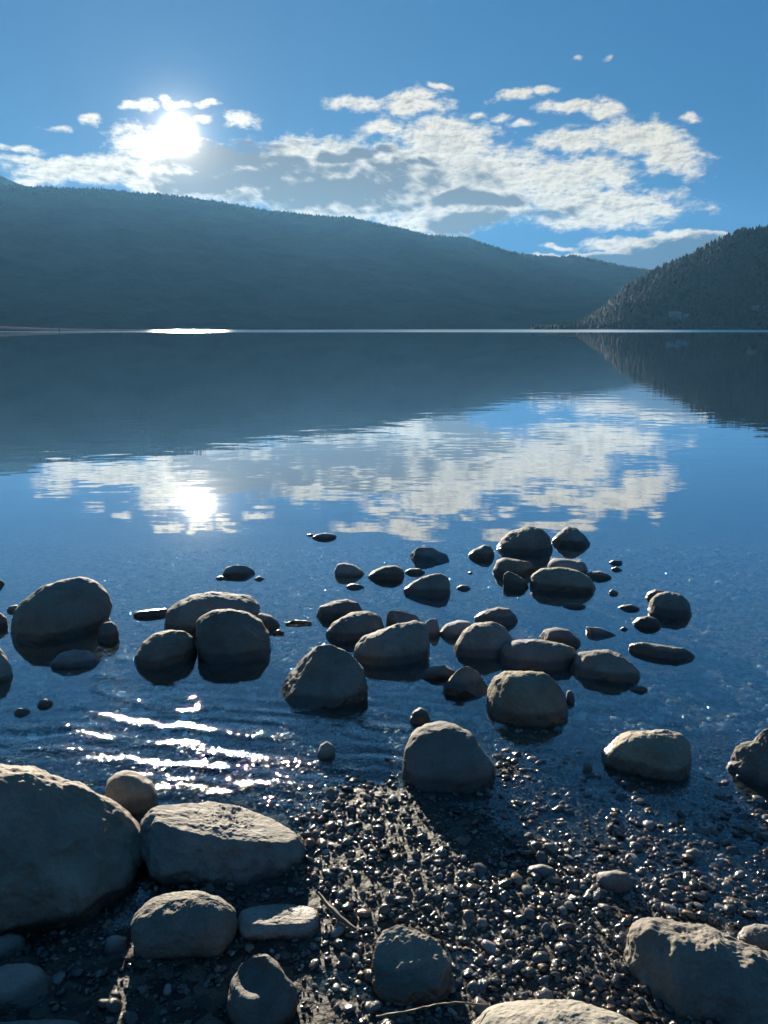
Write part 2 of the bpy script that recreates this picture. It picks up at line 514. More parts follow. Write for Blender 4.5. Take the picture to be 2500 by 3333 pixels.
# crests of the wavelets running in over the gravel (points on the water surface)
CRESTS = [
    ([(325, 2150), (350, 2142), (400, 2150)], 0.7), ([(325, 2208), (350, 2200), (395, 2215)], 0.8),
    ([(305, 2245), (370, 2268), (440, 2290), (520, 2318), (600, 2318), (690, 2308)], 1.0),
    ([(262, 2300), (330, 2335), (420, 2360), (520, 2372), (640, 2378), (760, 2392), (880, 2405), (930, 2406)], 1.15),
    ([(215, 2368), (260, 2392), (350, 2420), (440, 2430), (540, 2425), (610, 2432), (680, 2455), (760, 2468), (850, 2482), (980, 2492), (1120, 2508)], 1.2),
    ([(0, 2425), (80, 2440), (190, 2440), (250, 2465), (330, 2480), (420, 2475), (500, 2508), (600, 2502), (720, 2505)], 1.15),
    ([(510, 2572), (600, 2560), (660, 2580), (720, 2588), (800, 2565), (900, 2550), (1020, 2562), (1080, 2560)], 1.0),
    ([(1020, 2592), (1100, 2588), (1180, 2586)], 0.8),
    ([(880, 2615), (960, 2630), (1040, 2650)], 0.5),
    ([(-60, 2360), (60, 2376), (160, 2366), (220, 2372)], 0.6),
    ([(590, 2285), (620, 2280), (650, 2290)], 0.8),
    ([(-40, 2480), (20, 2475), (50, 2482)], 0.9),
    ([(700, 2325), (800, 2300), (860, 2345), (900, 2362)], 0.35),
    ([(1210, 2365), (1270, 2372), (1330, 2376)], 0.7),
]
wx_, wy_ = axis(-2.3, 2.3, 0.009, -7000, 7000), axis(0.9, 4.4, 0.009, -60, 7000)
wxx, wyy = np.meshgrid(wx_, wy_)
wz = np.zeros_like(wxx)
ruf = np.zeros_like(wxx)
box = (np.abs(wxx) < 2.3) & (wyy > 0.95) & (wyy < 4.4)
fade = np.clip((2.2 - np.abs(wxx)) / 0.5, 0, 1) * np.clip((4.2 - wyy) / 0.9, 0, 1) * np.clip((wyy - 0.95) / 0.2, 0, 1)
pp = np.stack([wxx[box], wyy[box], np.zeros(box.sum())], -1)
jit = fbm(pp * 6.0, 3, 0.6, 11)
jit2 = fbm(pp * 14.0 + 5, 2, 0.5, 12)
zz = np.zeros(len(pp))
rr = np.zeros(len(pp))
for pts, amp in CRESTS:
    w = np.array([ground(*p)[:2] for p in pts])
    dmin = np.full(len(pp), 9.0)
    sg = np.zeros(len(pp))
    for a, b in zip(w[:-1], w[1:]):
        ab = b - a
        tt = np.clip(((pp[:, :2] - a) @ ab) / (ab @ ab), 0, 1)
        q = a + tt[:, None] * ab
        dv = pp[:, :2] - q
        dd = np.hypot(dv[:, 0], dv[:, 1])
        k = dd < dmin
        dmin = np.where(k, dd, dmin)
        sg = np.where(k, np.sign(dv[:, 1]) * dd, sg)
    sg = sg + jit * 0.018
    dd = np.hypot(sg, np.sqrt(np.maximum(dmin ** 2 - sg ** 2, 0)))
    front = np.where(sg < 0, 0.016, 0.036)          # steep towards the beach, long back
    zz += amp * 0.0028 * np.exp(-(dd / front) ** 2) * (1 + 0.5 * jit2)
    rr = np.maximum(rr, amp * np.exp(-((sg - 0.010) / 0.034) ** 2) * np.exp(-np.maximum(dmin - 0.1, 0) / 0.03))
cur = pp[:, 1] + 0.10 * pp[:, 0] + 0.05 * np.sin(pp[:, 0] * 3.1 + 0.6) + 0.035 * jit
env_ = np.clip((0.45 - pp[:, 0]) / 0.5, 0, 1) * np.clip((pp[:, 1] - 1.95) / 0.25, 0, 1) * np.clip((3.15 - pp[:, 1]) / 0.35, 0, 1)
gate = np.clip(0.55 + 1.3 * fbm(pp * np.array([2.6, 5.0, 1.0]) + 3, 2, 0.5, 33), 0, 1)
zz += env_ * gate * (0.00105 * np.sin(cur * 2 * math.pi / 0.085) + 0.00035 * np.sin(cur * 2 * math.pi / 0.047 + 3 * jit))
base = 0.0011 * fbm(pp * np.array([7.0, 16.0, 1.0]), 2, 0.5, 21)
zone = np.clip((3.25 - pp[:, 1]) / 0.5, 0, 1)
zz += base * (0.3 + 0.9 * zone)
leftz = zone * np.clip((0.35 - pp[:, 0]) / 0.5, 0, 1) * np.clip((pp[:, 1] - 2.0) / 0.3, 0, 1)
film = np.clip((2.80 - pp[:, 1]) / 0.3, 0, 1) * np.clip(0.35 + 1.2 * jit, 0, 1)
rr = np.clip(0.012 + 0.03 * zone + 0.26 * film + 0.30 * leftz * np.clip(0.5 + jit2, 0, 1) * gate + 0.68 * rr * (0.55 + 0.6 * (jit2 + 0.4)), 0, 1)
wz[box] = zz
wz *= fade
ruf[box] = rr
ruf *= fade
M_WATER = water_material()
o = mesh_obj('lake_water', np.stack([wxx, wyy, wz], -1).reshape(-1, 3), grid_faces(len(wx_), len(wy_)), M_WATER)
at = o.data.attributes.new('ruffle', 'FLOAT', 'POINT')
at.data.foreach_set('value', ruf.ravel().astype(np.float32))
tag(o, kind='structure')

# ------------------------------------------------------------------ mountains
def ridge_fn(pts):
    ae = sorted(azel(x * K, y * K) for x, y in pts)
    a = np.array([p[0] for p in ae])
    e = np.array([p[1] for p in ae])
    return lambda q: np.interp(q, a, e)


def mountain(name, pts, az0, az1, nu, d_shore, d_ridge, mat, seed, rough=1.0, power=1.15):
    f = ridge_fn(pts)
    u = np.linspace(az0, az1, nu)
    v = np.concatenate([np.linspace(-0.06, 1, 70), np.linspace(1.03, 1.6, 14)])
    A, V = np.meshgrid(u, v)
    ar = np.radians(A)
    ds, dr = d_shore(A), d_ridge(A)
    D = ds + (dr - ds) * V
    X, Y = D * np.sin(ar), D * np.cos(ar)
    H = np.tan(np.radians(f(A))) * dr + CAM_H
    vv = np.clip(V, 0, 1)
    Z = H * vv ** power
    back = np.clip(V - 1, 0, 1)
    Z = Z * (1 - back * 1.2)
    q = np.stack([X / 700, Y / 700, np.zeros_like(X)], -1).reshape(-1, 3)
    n = fbm(q, 5, 0.55, seed).reshape(X.shape)
    q2 = np.stack([X / 60, Y / 60, np.zeros_like(X)], -1).reshape(-1, 3)
    n2 = fbm(q2, 3, 0.55, seed + 9).reshape(X.shape)
    w = np.clip(vv * (1 - vv) * 4, 0, 1)
    Z = Z + n * H * 0.14 * w * rough + n2 * 5.0 * np.clip(vv * 8, 0, 1) * rough
    Z = np.where(V < 0, V * 250, Z)
    o = mesh_obj(name, np.stack([X, Y, Z], -1).reshape(-1, 3), grid_faces(nu, len(v)), mat)
    return o, (X, Y, Z, V)


M_HILL = hill_material('forested_slope', (0.018, 0.032, 0.024), (0.034, 0.050, 0.034), (0.046, 0.052, 0.04))
M_HILL2 = hill_material('near_forested_slope', (0.005, 0.013, 0.012), (0.013, 0.023, 0.013), (0.026, 0.032, 0.016))
MAIN = [(-900, 470), (-400, 420), (-150, 398), (0, 402), (40, 403), (80, 405), (170, 407), (250, 412), (330, 420), (400, 425), (480, 437), (560, 452), (640, 462), (700, 468), (760, 470),
        (810, 483), (870, 495), (920, 508), (960, 511), (1000, 512), (1030, 522), (1080, 538), (1120, 547), (1160, 553), (1200, 556),
        (1240, 553), (1290, 563), (1340, 575), (1390, 583), (1430, 590), (1500, 605), (1700, 640), (2200, 690)]
RIGHT = [(1170, 714), (1250, 700), (1298, 673), (1352, 623), (1405, 590), (1450, 570), (1500, 545), (1550, 520), (1600, 501), (1659, 487), (1800, 455), (2000, 430), (2400, 440), (3000, 500)]
FARL = [(-900, 520), (-500, 440), (-200, 385), (-60, 368), (0, 378), (20, 388), (45, 399), (80, 406), (200, 440), (400, 480)]
far_o, _ = mountain('far_mountain', FARL, -50, -12, 160, lambda a: 4300 + 0 * a, lambda a: 4950 + 0 * a, M_HILL, 31, 0.5)
tag(far_o, kind='structure')
main_o, main_g = mountain('mountain', MAIN, -52, 38, 520, lambda a: 2600 + 10 * a, lambda a: 4300 + 12 * a, M_HILL, 41, 0.8)
tag(main_o, kind='structure')
right_o, right_g = mountain('near_hill', RIGHT, 10.6, 52, 340, lambda a: 1700 + 8 * (a - 11), lambda a: 2060 + 15 * (a - 11), M_HILL2, 51, 0.7, 1.0)
tag(right_o, kind='structure')


def forest(name, g, count, hgt, seed, vlo, mat, bias):
    X, Y, Z, V = g
    r = np.random.default_rng(seed)
    nv, nu = X.shape
    iu = r.uniform(0, nu - 1.001, count)
    vmax = int(np.argmin(np.abs(V[:, 0] - 1.0)))
    vmin = int(np.argmin(np.abs(V[:, 0] - vlo)))
    iv = vmin + (vmax + 0.5 - vmin) * r.uniform(0, 1, count) ** bias
    i0, j0 = iu.astype(int), iv.astype(int)
    fu, fv = iu - i0, iv - j0

    def s(A):
        return (A[j0, i0] * (1 - fu) * (1 - fv) + A[j0, i0 + 1] * fu * (1 - fv) + A[j0 + 1, i0] * (1 - fu) * fv + A[j0 + 1, i0 + 1] * fu * fv)
    x, y, z = s(X), s(Y), s(Z)
    h = hgt * r.uniform(0.35, 1.3, count)
    w = h * r.uniform(0.24, 0.46, count)
    k = 5
    th = np.arange(k) * 2 * math.pi / k
    ring = lambda rad, zz: np.stack([x[:, None] + (w * rad)[:, None] * np.cos(th), y[:, None] + (w * rad)[:, None] * np.sin(th),
                                     np.repeat((z + h * zz)[:, None], k, 1)], -1)
    top = np.stack([x, y, z + h], -1)[:, None, :]
    vs = np.concatenate([ring(0.75, -0.1), ring(1.0, 0.28), ring(0.55, 0.62), top], 1)
    nvp = 3 * k + 1
    fl = []
    for a in range(2):
        for b in range(k):
            c = (b + 1) % k
            p0, p1, p2, p3 = a * k + b, a * k + c, (a + 1) * k + c, (a + 1) * k + b
            fl += [(p0, p1, p2), (p0, p2, p3)]
    for b in range(k):
        fl.append((2 * k + b, 2 * k + (b + 1) % k, 3 * k))
    fl = np.array(fl)
    faces = (fl[None] + (np.arange(count) * nvp)[:, None, None]).reshape(-1, 3)
    o = mesh_obj(name, vs.reshape(-1, 3), faces, mat, smooth=False)
    tag(o, kind='stuff')
    return o


M_TREE = hill_material('conifers', (0.004, 0.011, 0.010), (0.010, 0.019, 0.011), (0.02, 0.026, 0.013))
o = forest('forest', right_g, 12000, 10.5, 5, 0.0, M_TREE, 0.75)
tag(o, 'dark conifer forest covering the near hill at the right', 'forest')
o = forest('forest', main_g, 5000, 11.0, 6, 0.94, M_HILL, 0.6)
tag(o, 'forest along the long mountain ridge across the lake', 'forest')

# gravel bar running out into the lake at the far left
n_u, n_v = 120, 24
us, vs_ = np.linspace(0, 1, n_u), np.linspace(-1, 1, n_v)
U, V = np.meshgrid(us, vs_)
AZ = np.radians(-38 + U * 26.0)
wd = 26 * (1 - U) ** 0.8 + 1.0
D = 470 + U * 150 + V * wd
prof = np.clip(1 - np.abs(V) ** 1.5, 0, 1)
Zs = (8.2 * (1 - U) ** 1.55 + 0.12) * prof - 0.25
X, Y = D * np.sin(AZ), D * np.cos(AZ)
Zs = Zs + fbm(np.stack([X / 6, Y / 6, 0 * X], -1).reshape(-1, 3), 3, 0.5, 61).reshape(X.shape) * 0.22 * prof
o = mesh_obj('gravel_bar', np.stack([X, Y, Zs], -1).reshape(-1, 3), grid_faces(n_u, n_v), plain('pale_sand', (0.17, 0.165, 0.16), 0.95, 0.3))
tag(o, kind='structure')

# ------------------------------------------------------------------ boulders
_ico = {}


def ico(n):
    if n not in _ico:
        b = bmesh.new()
        bmesh.ops.create_icosphere(b, subdivisions=n, radius=1.0)
        b.verts.ensure_lookup_table()
        v = np.array([q.co[:] for q in b.verts])
        f = np.array([[q.index for q in fc.verts] for fc in b.faces])
        b.free()
        _ico[n] = (v / np.linalg.norm(v, axis=1)[:, None], f)
    return _ico[n]


ROCKS = []


def boulder(name, label, pts, yc=None, dr=0.85, rb=0.8, mat=0, seed=0, sub=5, rough=1.0, n=2.5, cuts=0, dents=(), cat='boulder', group=None, zc=0.0, planes=()):
    """pts: upper outline from left contact over the top to right contact, in photograph pixels.
    The outline sets width and height where the stone stands; depth, underside and relief are modelled."""
    pts = np.array(pts, float)
    cx = 0.5 * (pts[0, 0] + pts[-1, 0])
    if yc is None:
        yc = 0.5 * (pts[0, 1] + pts[-1, 1])
    C = ground(cx, yc, zc)
    wdir = C - np.array((0, 0, CAM_H))
    dist = np.linalg.norm(wdir)
    Wd = wdir / dist
    Xd = np.cross(Wd, (0, 0, 1.0))
    Xd /= np.linalg.norm(Xd)
    Vd = np.cross(Xd, Wd)
    q = []
    for p in pts:
        d = ray(*p)
        hit = np.array((0, 0, CAM_H)) + d * (dist / (d @ Wd)) - C
        q.append((hit @ Xd, hit @ Vd))
    q = np.array(q)
    half = 0.5 * (q[:, 0].max() - q[:, 0].min())
    ru = q[:, 1].max()
    # dense polyline, then polar radius
    t = np.linspace(0, 1, 24)[:, None]
    dn = np.concatenate([a + (b - a) * t for a, b in zip(q[:-1], q[1:])])
    th = np.arctan2(dn[:, 1], dn[:, 0])
    th = np.where(th < -math.pi / 2, th + 2 * math.pi, th)
    rad = np.hypot(dn[:, 0], dn[:, 1])
    tr, tl = th[-1], th[0]
    low = np.linspace(tl, tr + 2 * math.pi, 40)[1:-1]
    fr = (low - tl) / (tr + 2 * math.pi - tl)
    side = rad[0] * (1 - fr) + rad[-1] * fr
    rbm = rb * half
    dip = np.sin(fr * math.pi)
    lr = 1 / np.sqrt(((1 - dip) / side) ** 2 + (dip / rbm) ** 2 + 1e-12)
    lr = np.minimum(lr, np.maximum(side, rbm))
    tha = np.concatenate([th, low]) % (2 * math.pi)
    ra = np.concatenate([rad, lr])
    od = np.argsort(tha)
    tt = np.linspace(0, 2 * math.pi, 361)[:-1]
    rt = np.interp(tt, tha[od], ra[od], period=2 * math.pi)
    ker = np.exp(-np.linspace(-2, 2, 13) ** 2)
    ker /= ker.sum()
    rt = np.convolve(np.concatenate([rt[-6:], rt, rt[:6]]), ker, 'valid')
    if sub >= 5:
        sub = 6 if (sub == 5 or seed not in (63, 65, 66, 67, 68, 69, 70)) else 7
    v, f = ico(sub)
    dx, dv_, dw = v[:, 0], v[:, 1], v[:, 2]
    ang_ = np.arctan2(dv_, dx) % (2 * math.pi)
    rr_ = np.interp(ang_, tt, rt, period=2 * math.pi)
    pl = np.hypot(dx, dv_)
    sc = 1 / (pl ** n + np.abs(dw) ** n) ** (1 / n)
    depth = dr * half
    L = np.stack([rr_ * dx * sc, rr_ * dv_ * sc, depth * dw * sc], -1)      # local: right, up, away
    size = (half + max(ru, half * 0.3)) * 0.5
    rs = np.random.default_rng(seed + 100)
    off = rs.uniform(-20, 20, 3)
    soft = cuts == 0 and sub >= 5
    if cuts or soft:
        for k in range(cuts or 2):
            nn = rs.normal(size=3)
            nn[0] *= 0.45 if soft else 0.8
            nn[2] = -abs(nn[2]) - 0.55
            nn[1] = nn[1] * 0.6 + 0.3
            nn /= np.linalg.norm(nn)
            pr = L @ nn
            lim = np.quantile(pr, rs.uniform(0.74, 0.92))
            over = np.maximum(pr - lim, 0)
            L = L - nn * (over * (0.40 if soft else 0.93))[:, None]
    for nn, qn in planes:                       # broken faces at a given slant
        nn = np.array(nn, float)
        nn /= np.linalg.norm(nn)
        pr = L @ nn
        lim = np.quantile(pr, qn)
        L = L - nn * (np.maximum(pr - lim, 0) * 0.92)[:, None]
    nrm = v / np.array([half, max(ru, rbm), depth])
    nrm /= np.linalg.norm(nrm, axis=1)[:, None]
    s1 = fbm(L / size * 1.1 + off, 3, 0.5, seed + 1)
    s2 = fbm(L / size * 4.0 + off, 4, 0.55, seed + 2)
    rid = 1 - 2 * np.abs(fbm(L / size * 2.4 + off * 0.7, 4, 0.55, seed + 4))
    s3 = fbm(L / size * 16.0 + off, 3, 0.6, seed + 3)
    edge = 0.35 + 0.65 * np.abs(dw)
    amt = size * (0.075 * s1 * edge + rough * (0.036 * s2 + 0.026 * (rid - 0.5) + 0.008 * s3))
    L = L + nrm * amt[:, None]
    for (px, py, rpx, dp) in dents:
        d = ray(px, py)
        hit = np.array((0, 0, CAM_H)) + d * (dist / (d @ Wd)) - C
        c2 = np.array((hit @ Xd, hit @ Vd))
        rp = rpx / F_PX * dist
        near_ = np.exp(-((np.hypot(L[:, 0] - c2[0], L[:, 1] - c2[1]) / rp) ** 4)) * (L[:, 2] < 0)
        L[:, 2] += near_ * dp * rp
    wv = L[:, :1] * Xd + L[:, 1:2] * Vd + L[:, 2:3] * Wd
    # sit in the bed: flatten what is buried
    bz = float(bed(np.array([C[0]]), np.array([C[1]]))[0]) - C[2]
    wv[:, 2] = np.where(wv[:, 2] < bz - 0.03, bz - 0.03 + (wv[:, 2] - bz + 0.03) * 0.15, wv[:, 2])
    o = mesh_obj(name, wv, f, M_ROCK[mat])
    o.location = C
    tag(o, label, cat, group)
    ROCKS.append((C[0], C[1], half, depth))
    return o


def off(lst, ox, oy):
    return [(x + ox, y + oy) for x, y in lst]


A = lambda *p: off(p, 0, 1700)      # crops the outlines were read from
B = lambda *p: off(p, 841, 1700)
Cc = lambda *p: off(p, 0, 2400)
Dd = lambda *p: off(p, 841, 2400)

# --- in the water, left
boulder('boulder', 'largest smooth boulder in the water at the left, its top sloping down leftward',
        A((35, 345), (45, 290), (70, 255), (130, 215), (200, 187), (260, 180), (310, 192), (345, 225), (363, 268), (358, 300), (335, 340)), yc=2040, dr=0.75, rb=0.75, seed=1, sub=6)
boulder('boulder', 'small rounded boulder with a glinting top touching the right side of the big left boulder',
        A((318, 375), (322, 345), (340, 327), (362, 323), (380, 335), (388, 360), (386, 385)), yc=2082, seed=2, sub=4)
boulder('boulder', 'boulder cut by the left frame edge, sunlit top, beside the big smooth boulder',
        A((-130, 480), (-100, 425), (-40, 400), (0, 410), (20, 437), (36, 475), (45, 500)), yc=2205, dr=0.8, seed=3, mat=2)
boulder('boulder', 'low dark boulder lying in the shade in front of the big left boulder',
        A((165, 455), (195, 428), (240, 414), (290, 418), (325, 440), (338, 455)), yc=2152, dr=0.7, rb=0.4, seed=4, mat=4)
boulder('boulder', 'long low boulder behind the pair of round boulders left of centre',
        A((536, 350), (545, 292), (580, 262), (630, 237), (690, 225), (760, 232), (820, 241), (843, 264), (848, 310)), yc=2024, dr=0.6, rb=0.55, seed=5)
boulder('stone', 'thin flat stone pointing left from the end of the long low boulder',
        A((433, 298), (450, 290), (490, 284), (540, 279), (560, 298)), yc=1997, dr=0.5, rb=0.4, seed=6, sub=4, cat='stone')
boulder('boulder', 'left one of two touching round boulders left of centre, lower and wider',
        A((438, 462), (441, 435), (465, 392), (497, 364), (550, 350), (602, 354), (628, 372), (640, 410), (644, 462)), yc=2140, dr=0.8, rb=0.8, seed=7, sub=6)
boulder('boulder', 'right one of two touching round boulders left of centre, taller with domed top',
        A((648, 465), (640, 360), (640, 325), (655, 302), (695, 286), (745, 283), (805, 292), (850, 320), (874, 360), (882, 405), (882, 465)), yc=2116, dr=0.8, rb=0.85, seed=8, sub=6)
boulder('boulder', 'small tan boulder half hidden behind the taller of the two touching boulders',
        A((815, 335), (828, 304), (850, 295), (880, 302), (903, 320), (912, 335)), yc=2034, seed=9, sub=4, mat=1)
boulder('rock', 'dark jagged rock far out in the water below the reflected sun',
        A((722, 172), (738, 145), (765, 140), (795, 140), (822, 150), (834, 172)), yc=1870, dr=0.6, seed=10, sub=4, mat=4, cuts=4, cat='rock')
boulder('stone', 'tiny glinting stone just left of the dark jagged rock', A((700, 181), (718, 173), (740, 180)), yc=1880, seed=11, sub=3, mat=4, cat='stone')
boulder('stone', 'tiny glinting stone just right of the dark jagged rock', A((827, 184), (843, 174), (862, 183)), yc=1883, seed=12, sub=3, mat=4, cat='stone')
boulder('stone', 'far pale flat stone with bright top standing alone in the blue water', A((1013, 50), (1030, 39), (1060, 34), (1085, 38), (1097, 46)), yc=1749, dr=0.5, seed=13, sub=4, mat=2, cat='stone')
boulder('stone', 'small pale stone behind the left end of the farthest flat stone', A((996, 42), (1010, 37), (1036, 41)), yc=1742, dr=0.4, seed=14, sub=3, mat=2, cat='stone')
boulder('stone', 'pale sunlit stone, leftmost of two side by side in open water', A((1091, 152), (1098, 136), (1122, 132), (1155, 140), (1180, 158), (1187, 168)), yc=1866, dr=0.7, seed=15, sub=4, mat=2, cat='stone')
boulder('stone', 'rounded stone with a glint at its left end, right one of two side by side', A((1196, 177), (1215, 158), (1250, 142), (1288, 140), (1310, 152), (1316, 172)), yc=1874, dr=0.7, seed=16, sub=4, mat=0, cat='stone')
boulder('stone', 'small flat wet stone at the foot of the broad dark far boulder', A((1317, 160), (1335, 150), (1365, 150), (1387, 163)), yc=1862, dr=0.6, seed=17, sub=3, mat=4, cat='stone')
boulder('boulder', 'broad dark boulder with a flat peaked top, far out right of centre', A((1324, 122), (1335, 100), (1362, 84), (1410, 80), (1430, 95), (1455, 103), (1463, 122)), yc=1822, dr=0.7, seed=18, sub=5, cuts=3)
boulder('boulder', 'pointed wedge shaped boulder with sharp left tip in open water', A((1314, 216), (1350, 190), (1400, 170), (1435, 167), (1455, 178), (1464, 200), (1468, 230)), yc=1924, dr=0.75, seed=19, sub=5, n=2.2)
boulder('stone', 'small flat stone below the pale sunlit stone', A((1125, 208), (1145, 199), (1170, 202), (1188, 210)), yc=1910, dr=0.5, seed=20, sub=3, mat=4, cat='stone')
boulder('stone', 'small flat stone right of the pointed wedge boulder', A((1484, 213), (1500, 204), (1520, 205), (1534, 214)), yc=1914, dr=0.6, seed=21, sub=3, mat=4, cat='stone')
boulder('stone', 'tiny pale stone alone below the far group of boulders', A((1522, 165), (1531, 160), (1540, 165)), yc=1865, seed=22, sub=3, mat=2, cat='stone')
# --- far group, right of centre
boulder('boulder', 'small pointed boulder at the left end of the far group', B((680, 107), (700, 88), (735, 73), (755, 78), (766, 95), (770, 112)), yc=1808, seed=23, sub=4)
boulder('boulder', 'biggest high domed boulder of the far group', B((762, 118), (785, 60), (820, 30), (880, 13), (915, 18), (945, 45), (957, 85), (960, 118)), yc=1786, dr=0.8, rb=0.7, seed=24, sub=5)
boulder('boulder', 'peaked boulder at the right of the biggest domed boulder in the far group', B((950, 80), (957, 55), (975, 35), (1005, 14), (1035, 18), (1060, 42), (1080, 66), (1080, 80)), yc=1766, dr=0.8, seed=25, sub=5, n=2.2)
boulder('boulder', 'sloping wet boulder in front of the biggest domed boulder of the far group', B((761, 160), (775, 124), (800, 114), (850, 123), (885, 130), (902, 147), (908, 168)), yc=1862, seed=26, sub=4, mat=0, cuts=2)
boulder('boulder', 'dark low boulder behind the oval boulder of the far group', B((935, 158), (945, 130), (962, 117), (1010, 120), (1055, 128), (1070, 145), (1074, 160)), yc=1856, dr=0.7, seed=27, sub=4, mat=4)
boulder('stone', 'flat pointed stone at the right tip of the oval boulder', B((1062, 174), (1078, 162), (1110, 158), (1135, 167), (1150, 178)), yc=1876, dr=0.6, seed=28, sub=4, mat=4, cat='stone')
boulder('boulder', 'small upright pointed boulder left of the oval boulder in the far group', B((796, 210), (799, 168), (812, 158), (840, 170), (868, 190), (880, 210)), yc=1908, dr=0.8, seed=29, sub=4, cuts=2)
boulder('boulder', 'smooth oval boulder at the front of the far group', B((881, 208), (890, 172), (920, 152), (980, 147), (1040, 155), (1080, 180), (1097, 212)), yc=1908, dr=0.75, rb=0.6, seed=30, sub=5)
boulder('stone', 'thin dark stone barely above the water below the oval boulder', B((980, 270), (1010, 262), (1045, 264), (1068, 271)), yc=1971, dr=0.5, seed=31, sub=3, mat=4, cat='stone')
boulder('stone', 'small stone right of the far group, farther of two', B((1140, 130), (1155, 122), (1182, 125), (1186, 134)), yc=1832, dr=0.6, seed=32, sub=3, mat=4, cat='stone')
boulder('stone', 'small stone right of the far group, nearer of two', B((1148, 150), (1165, 143), (1188, 157)), yc=1854, dr=0.6, seed=33, sub=3, mat=4, cat='stone')
boulder('stone', 'little stone between the far group and the round dark boulder', B((1141, 226), (1150, 217), (1168, 225), (1173, 234)), yc=1931, seed=34, sub=3, mat=2, cat='stone')
# --- right
boulder('boulder', 'round dark boulder at the right standing by itself in calm water', B((1264, 295), (1275, 255), (1300, 231), (1335, 225), (1375, 235), (1400, 260), (1412, 295)), yc=1990, dr=0.85, rb=0.9, seed=35, sub=5, mat=1)
boulder('stone', 'small brown stone peeping out behind the round dark boulder', B((1256, 250), (1266, 229), (1292, 218), (1318, 224), (1328, 245)), yc=1944, seed=36, sub=4, mat=1, cat='stone')
boulder('stone', 'small smooth stone in front of the round dark boulder', B((1215, 328), (1235, 309), (1268, 304), (1298, 314), (1314, 335)), yc=2030, dr=0.8, seed=37, sub=4, mat=1, cat='stone')
boulder('stone', 'flat dark stone left of the round dark boulder', B((1168, 277), (1185, 268), (1215, 267), (1242, 278)), yc=1978, dr=0.6, seed=38, sub=4, mat=4, cat='stone')
boulder('rock', 'sharp edged wet rock left of the long slanted slab', B((1045, 350), (1060, 341), (1108, 343), (1148, 358), (1172, 374)), yc=2064, dr=0.5, seed=39, sub=4, mat=4, cuts=4, cat='rock')
boulder('stone', 'tiny stone between the sharp wet rock and the smooth stone', B((1176, 347), (1188, 339), (1204, 347)), yc=2047, seed=40, sub=3, mat=4, cat='stone')
boulder('rock', 'long slab of rock slanting down to the left, wet and glinting, far right', B((1208, 396), (1250, 390), (1330, 401), (1385, 410), (1420, 432), (1424, 448)), yc=2124, dr=0.5, rb=0.4, seed=41, sub=5, mat=0, cat='rock')
boulder('stone', 'flat stone just breaking the water below the long slab', B((1198, 545), (1215, 534), (1250, 532), (1268, 541)), yc=2243, dr=0.5, rb=0.4, seed=42, sub=3, mat=4, cat='stone')
# --- centre cluster
boulder('boulder', 'low rounded boulder at the back left of the centre cluster', B((185, 308), (200, 275), (240, 257), (290, 250), (325, 263), (348, 300)), yc=1998, dr=0.7, seed=43, sub=5)
boulder('boulder', 'boulder with a grooved ridge top, second in the centre cluster', B((219, 358), (245, 326), (300, 295), (350, 285), (385, 293), (403, 318), (408, 358)), yc=2058, dr=0.75, seed=44, sub=5)
boulder('rock', 'dark wet angular rock behind the centre cluster', B((402, 345), (410, 300), (430, 287), (470, 290), (515, 305), (535, 335)), yc=2040, dr=0.6, seed=45, sub=5, mat=4, cuts=5, cat='rock')
boulder('rock', 'small dark upright rock right behind the broad ridge topped boulder', B((528, 360), (535, 322), (555, 312), (580, 315), (590, 345), (592, 365)), yc=2064, dr=0.7, seed=46, sub=4, mat=4, cuts=2, cat='rock')
boulder('boulder', 'low dark boulder between the small dark rock and the domed boulder', B((588, 362), (610, 332), (650, 318), (685, 322), (705, 345), (715, 362)), yc=2060, dr=0.7, seed=47, sub=4, mat=4)
boulder('boulder', 'flat wedge of stone with a bright left end behind the domed boulder', B((694, 312), (720, 294), (780, 276), (815, 281), (835, 300), (845, 320)), yc=2016, dr=0.6, seed=48, sub=5)
boulder('boulder', 'broad boulder with a ridge along its top in the middle of the centre cluster', B((309, 440), (318, 398), (345, 370), (390, 352), (450, 331), (510, 320), (540, 328), (553, 360), (556, 400), (552, 450)), yc=2128, dr=0.75, rb=0.75, seed=49, sub=6)
boulder('boulder', 'domed boulder with a sloping left side and a glint at its foot', B((626, 440), (640, 400), (665, 355), (700, 331), (760, 324), (800, 341), (832, 385), (838, 440)), yc=2108, dr=0.8, seed=50, sub=5)
boulder('stone', 'wet stone just under the surface left of the small brown boulder', B((512, 500), (560, 470), (610, 465), (642, 485)), yc=2192, dr=0.6, rb=0.5, seed=51, sub=4, mat=4, cat='stone')
boulder('boulder', 'low wet boulder behind the long smooth boulder', B((904, 382), (930, 350), (970, 342), (1010, 350), (1050, 385)), yc=2084, dr=0.7, seed=52, sub=4, mat=0, cuts=2)
boulder('boulder', 'long smooth loaf shaped boulder right of centre', B((777, 450), (788, 404), (830, 385), (900, 381), (980, 394), (1030, 410), (1042, 445)), yc=2145, dr=0.7, rb=0.6, seed=53, sub=5)
boulder('boulder', 'boulder tapering to a point at the right of the loaf shaped boulder', B((1010, 480), (1040, 426), (1070, 418), (1140, 415), (1180, 430), (1220, 463), (1242, 490)), yc=2186, dr=0.7, rb=0.6, seed=54, sub=5, n=2.2)
boulder('boulder', 'small brown peaked boulder left of the big wet based boulder', B((596, 560), (610, 522), (650, 480), (680, 467), (720, 490), (745, 535), (748, 572)), yc=2246, dr=0.85, rb=0.8, seed=55, sub=5, mat=1, cuts=3)
boulder('boulder', 'big round boulder with a dark wet base right of centre', B((743, 620), (748, 545), (765, 507), (800, 486), (870, 483), (930, 490), (970, 520), (1000, 570), (1010, 620)), yc=2304, dr=0.85, rb=0.9, seed=56, sub=6, mat=1)
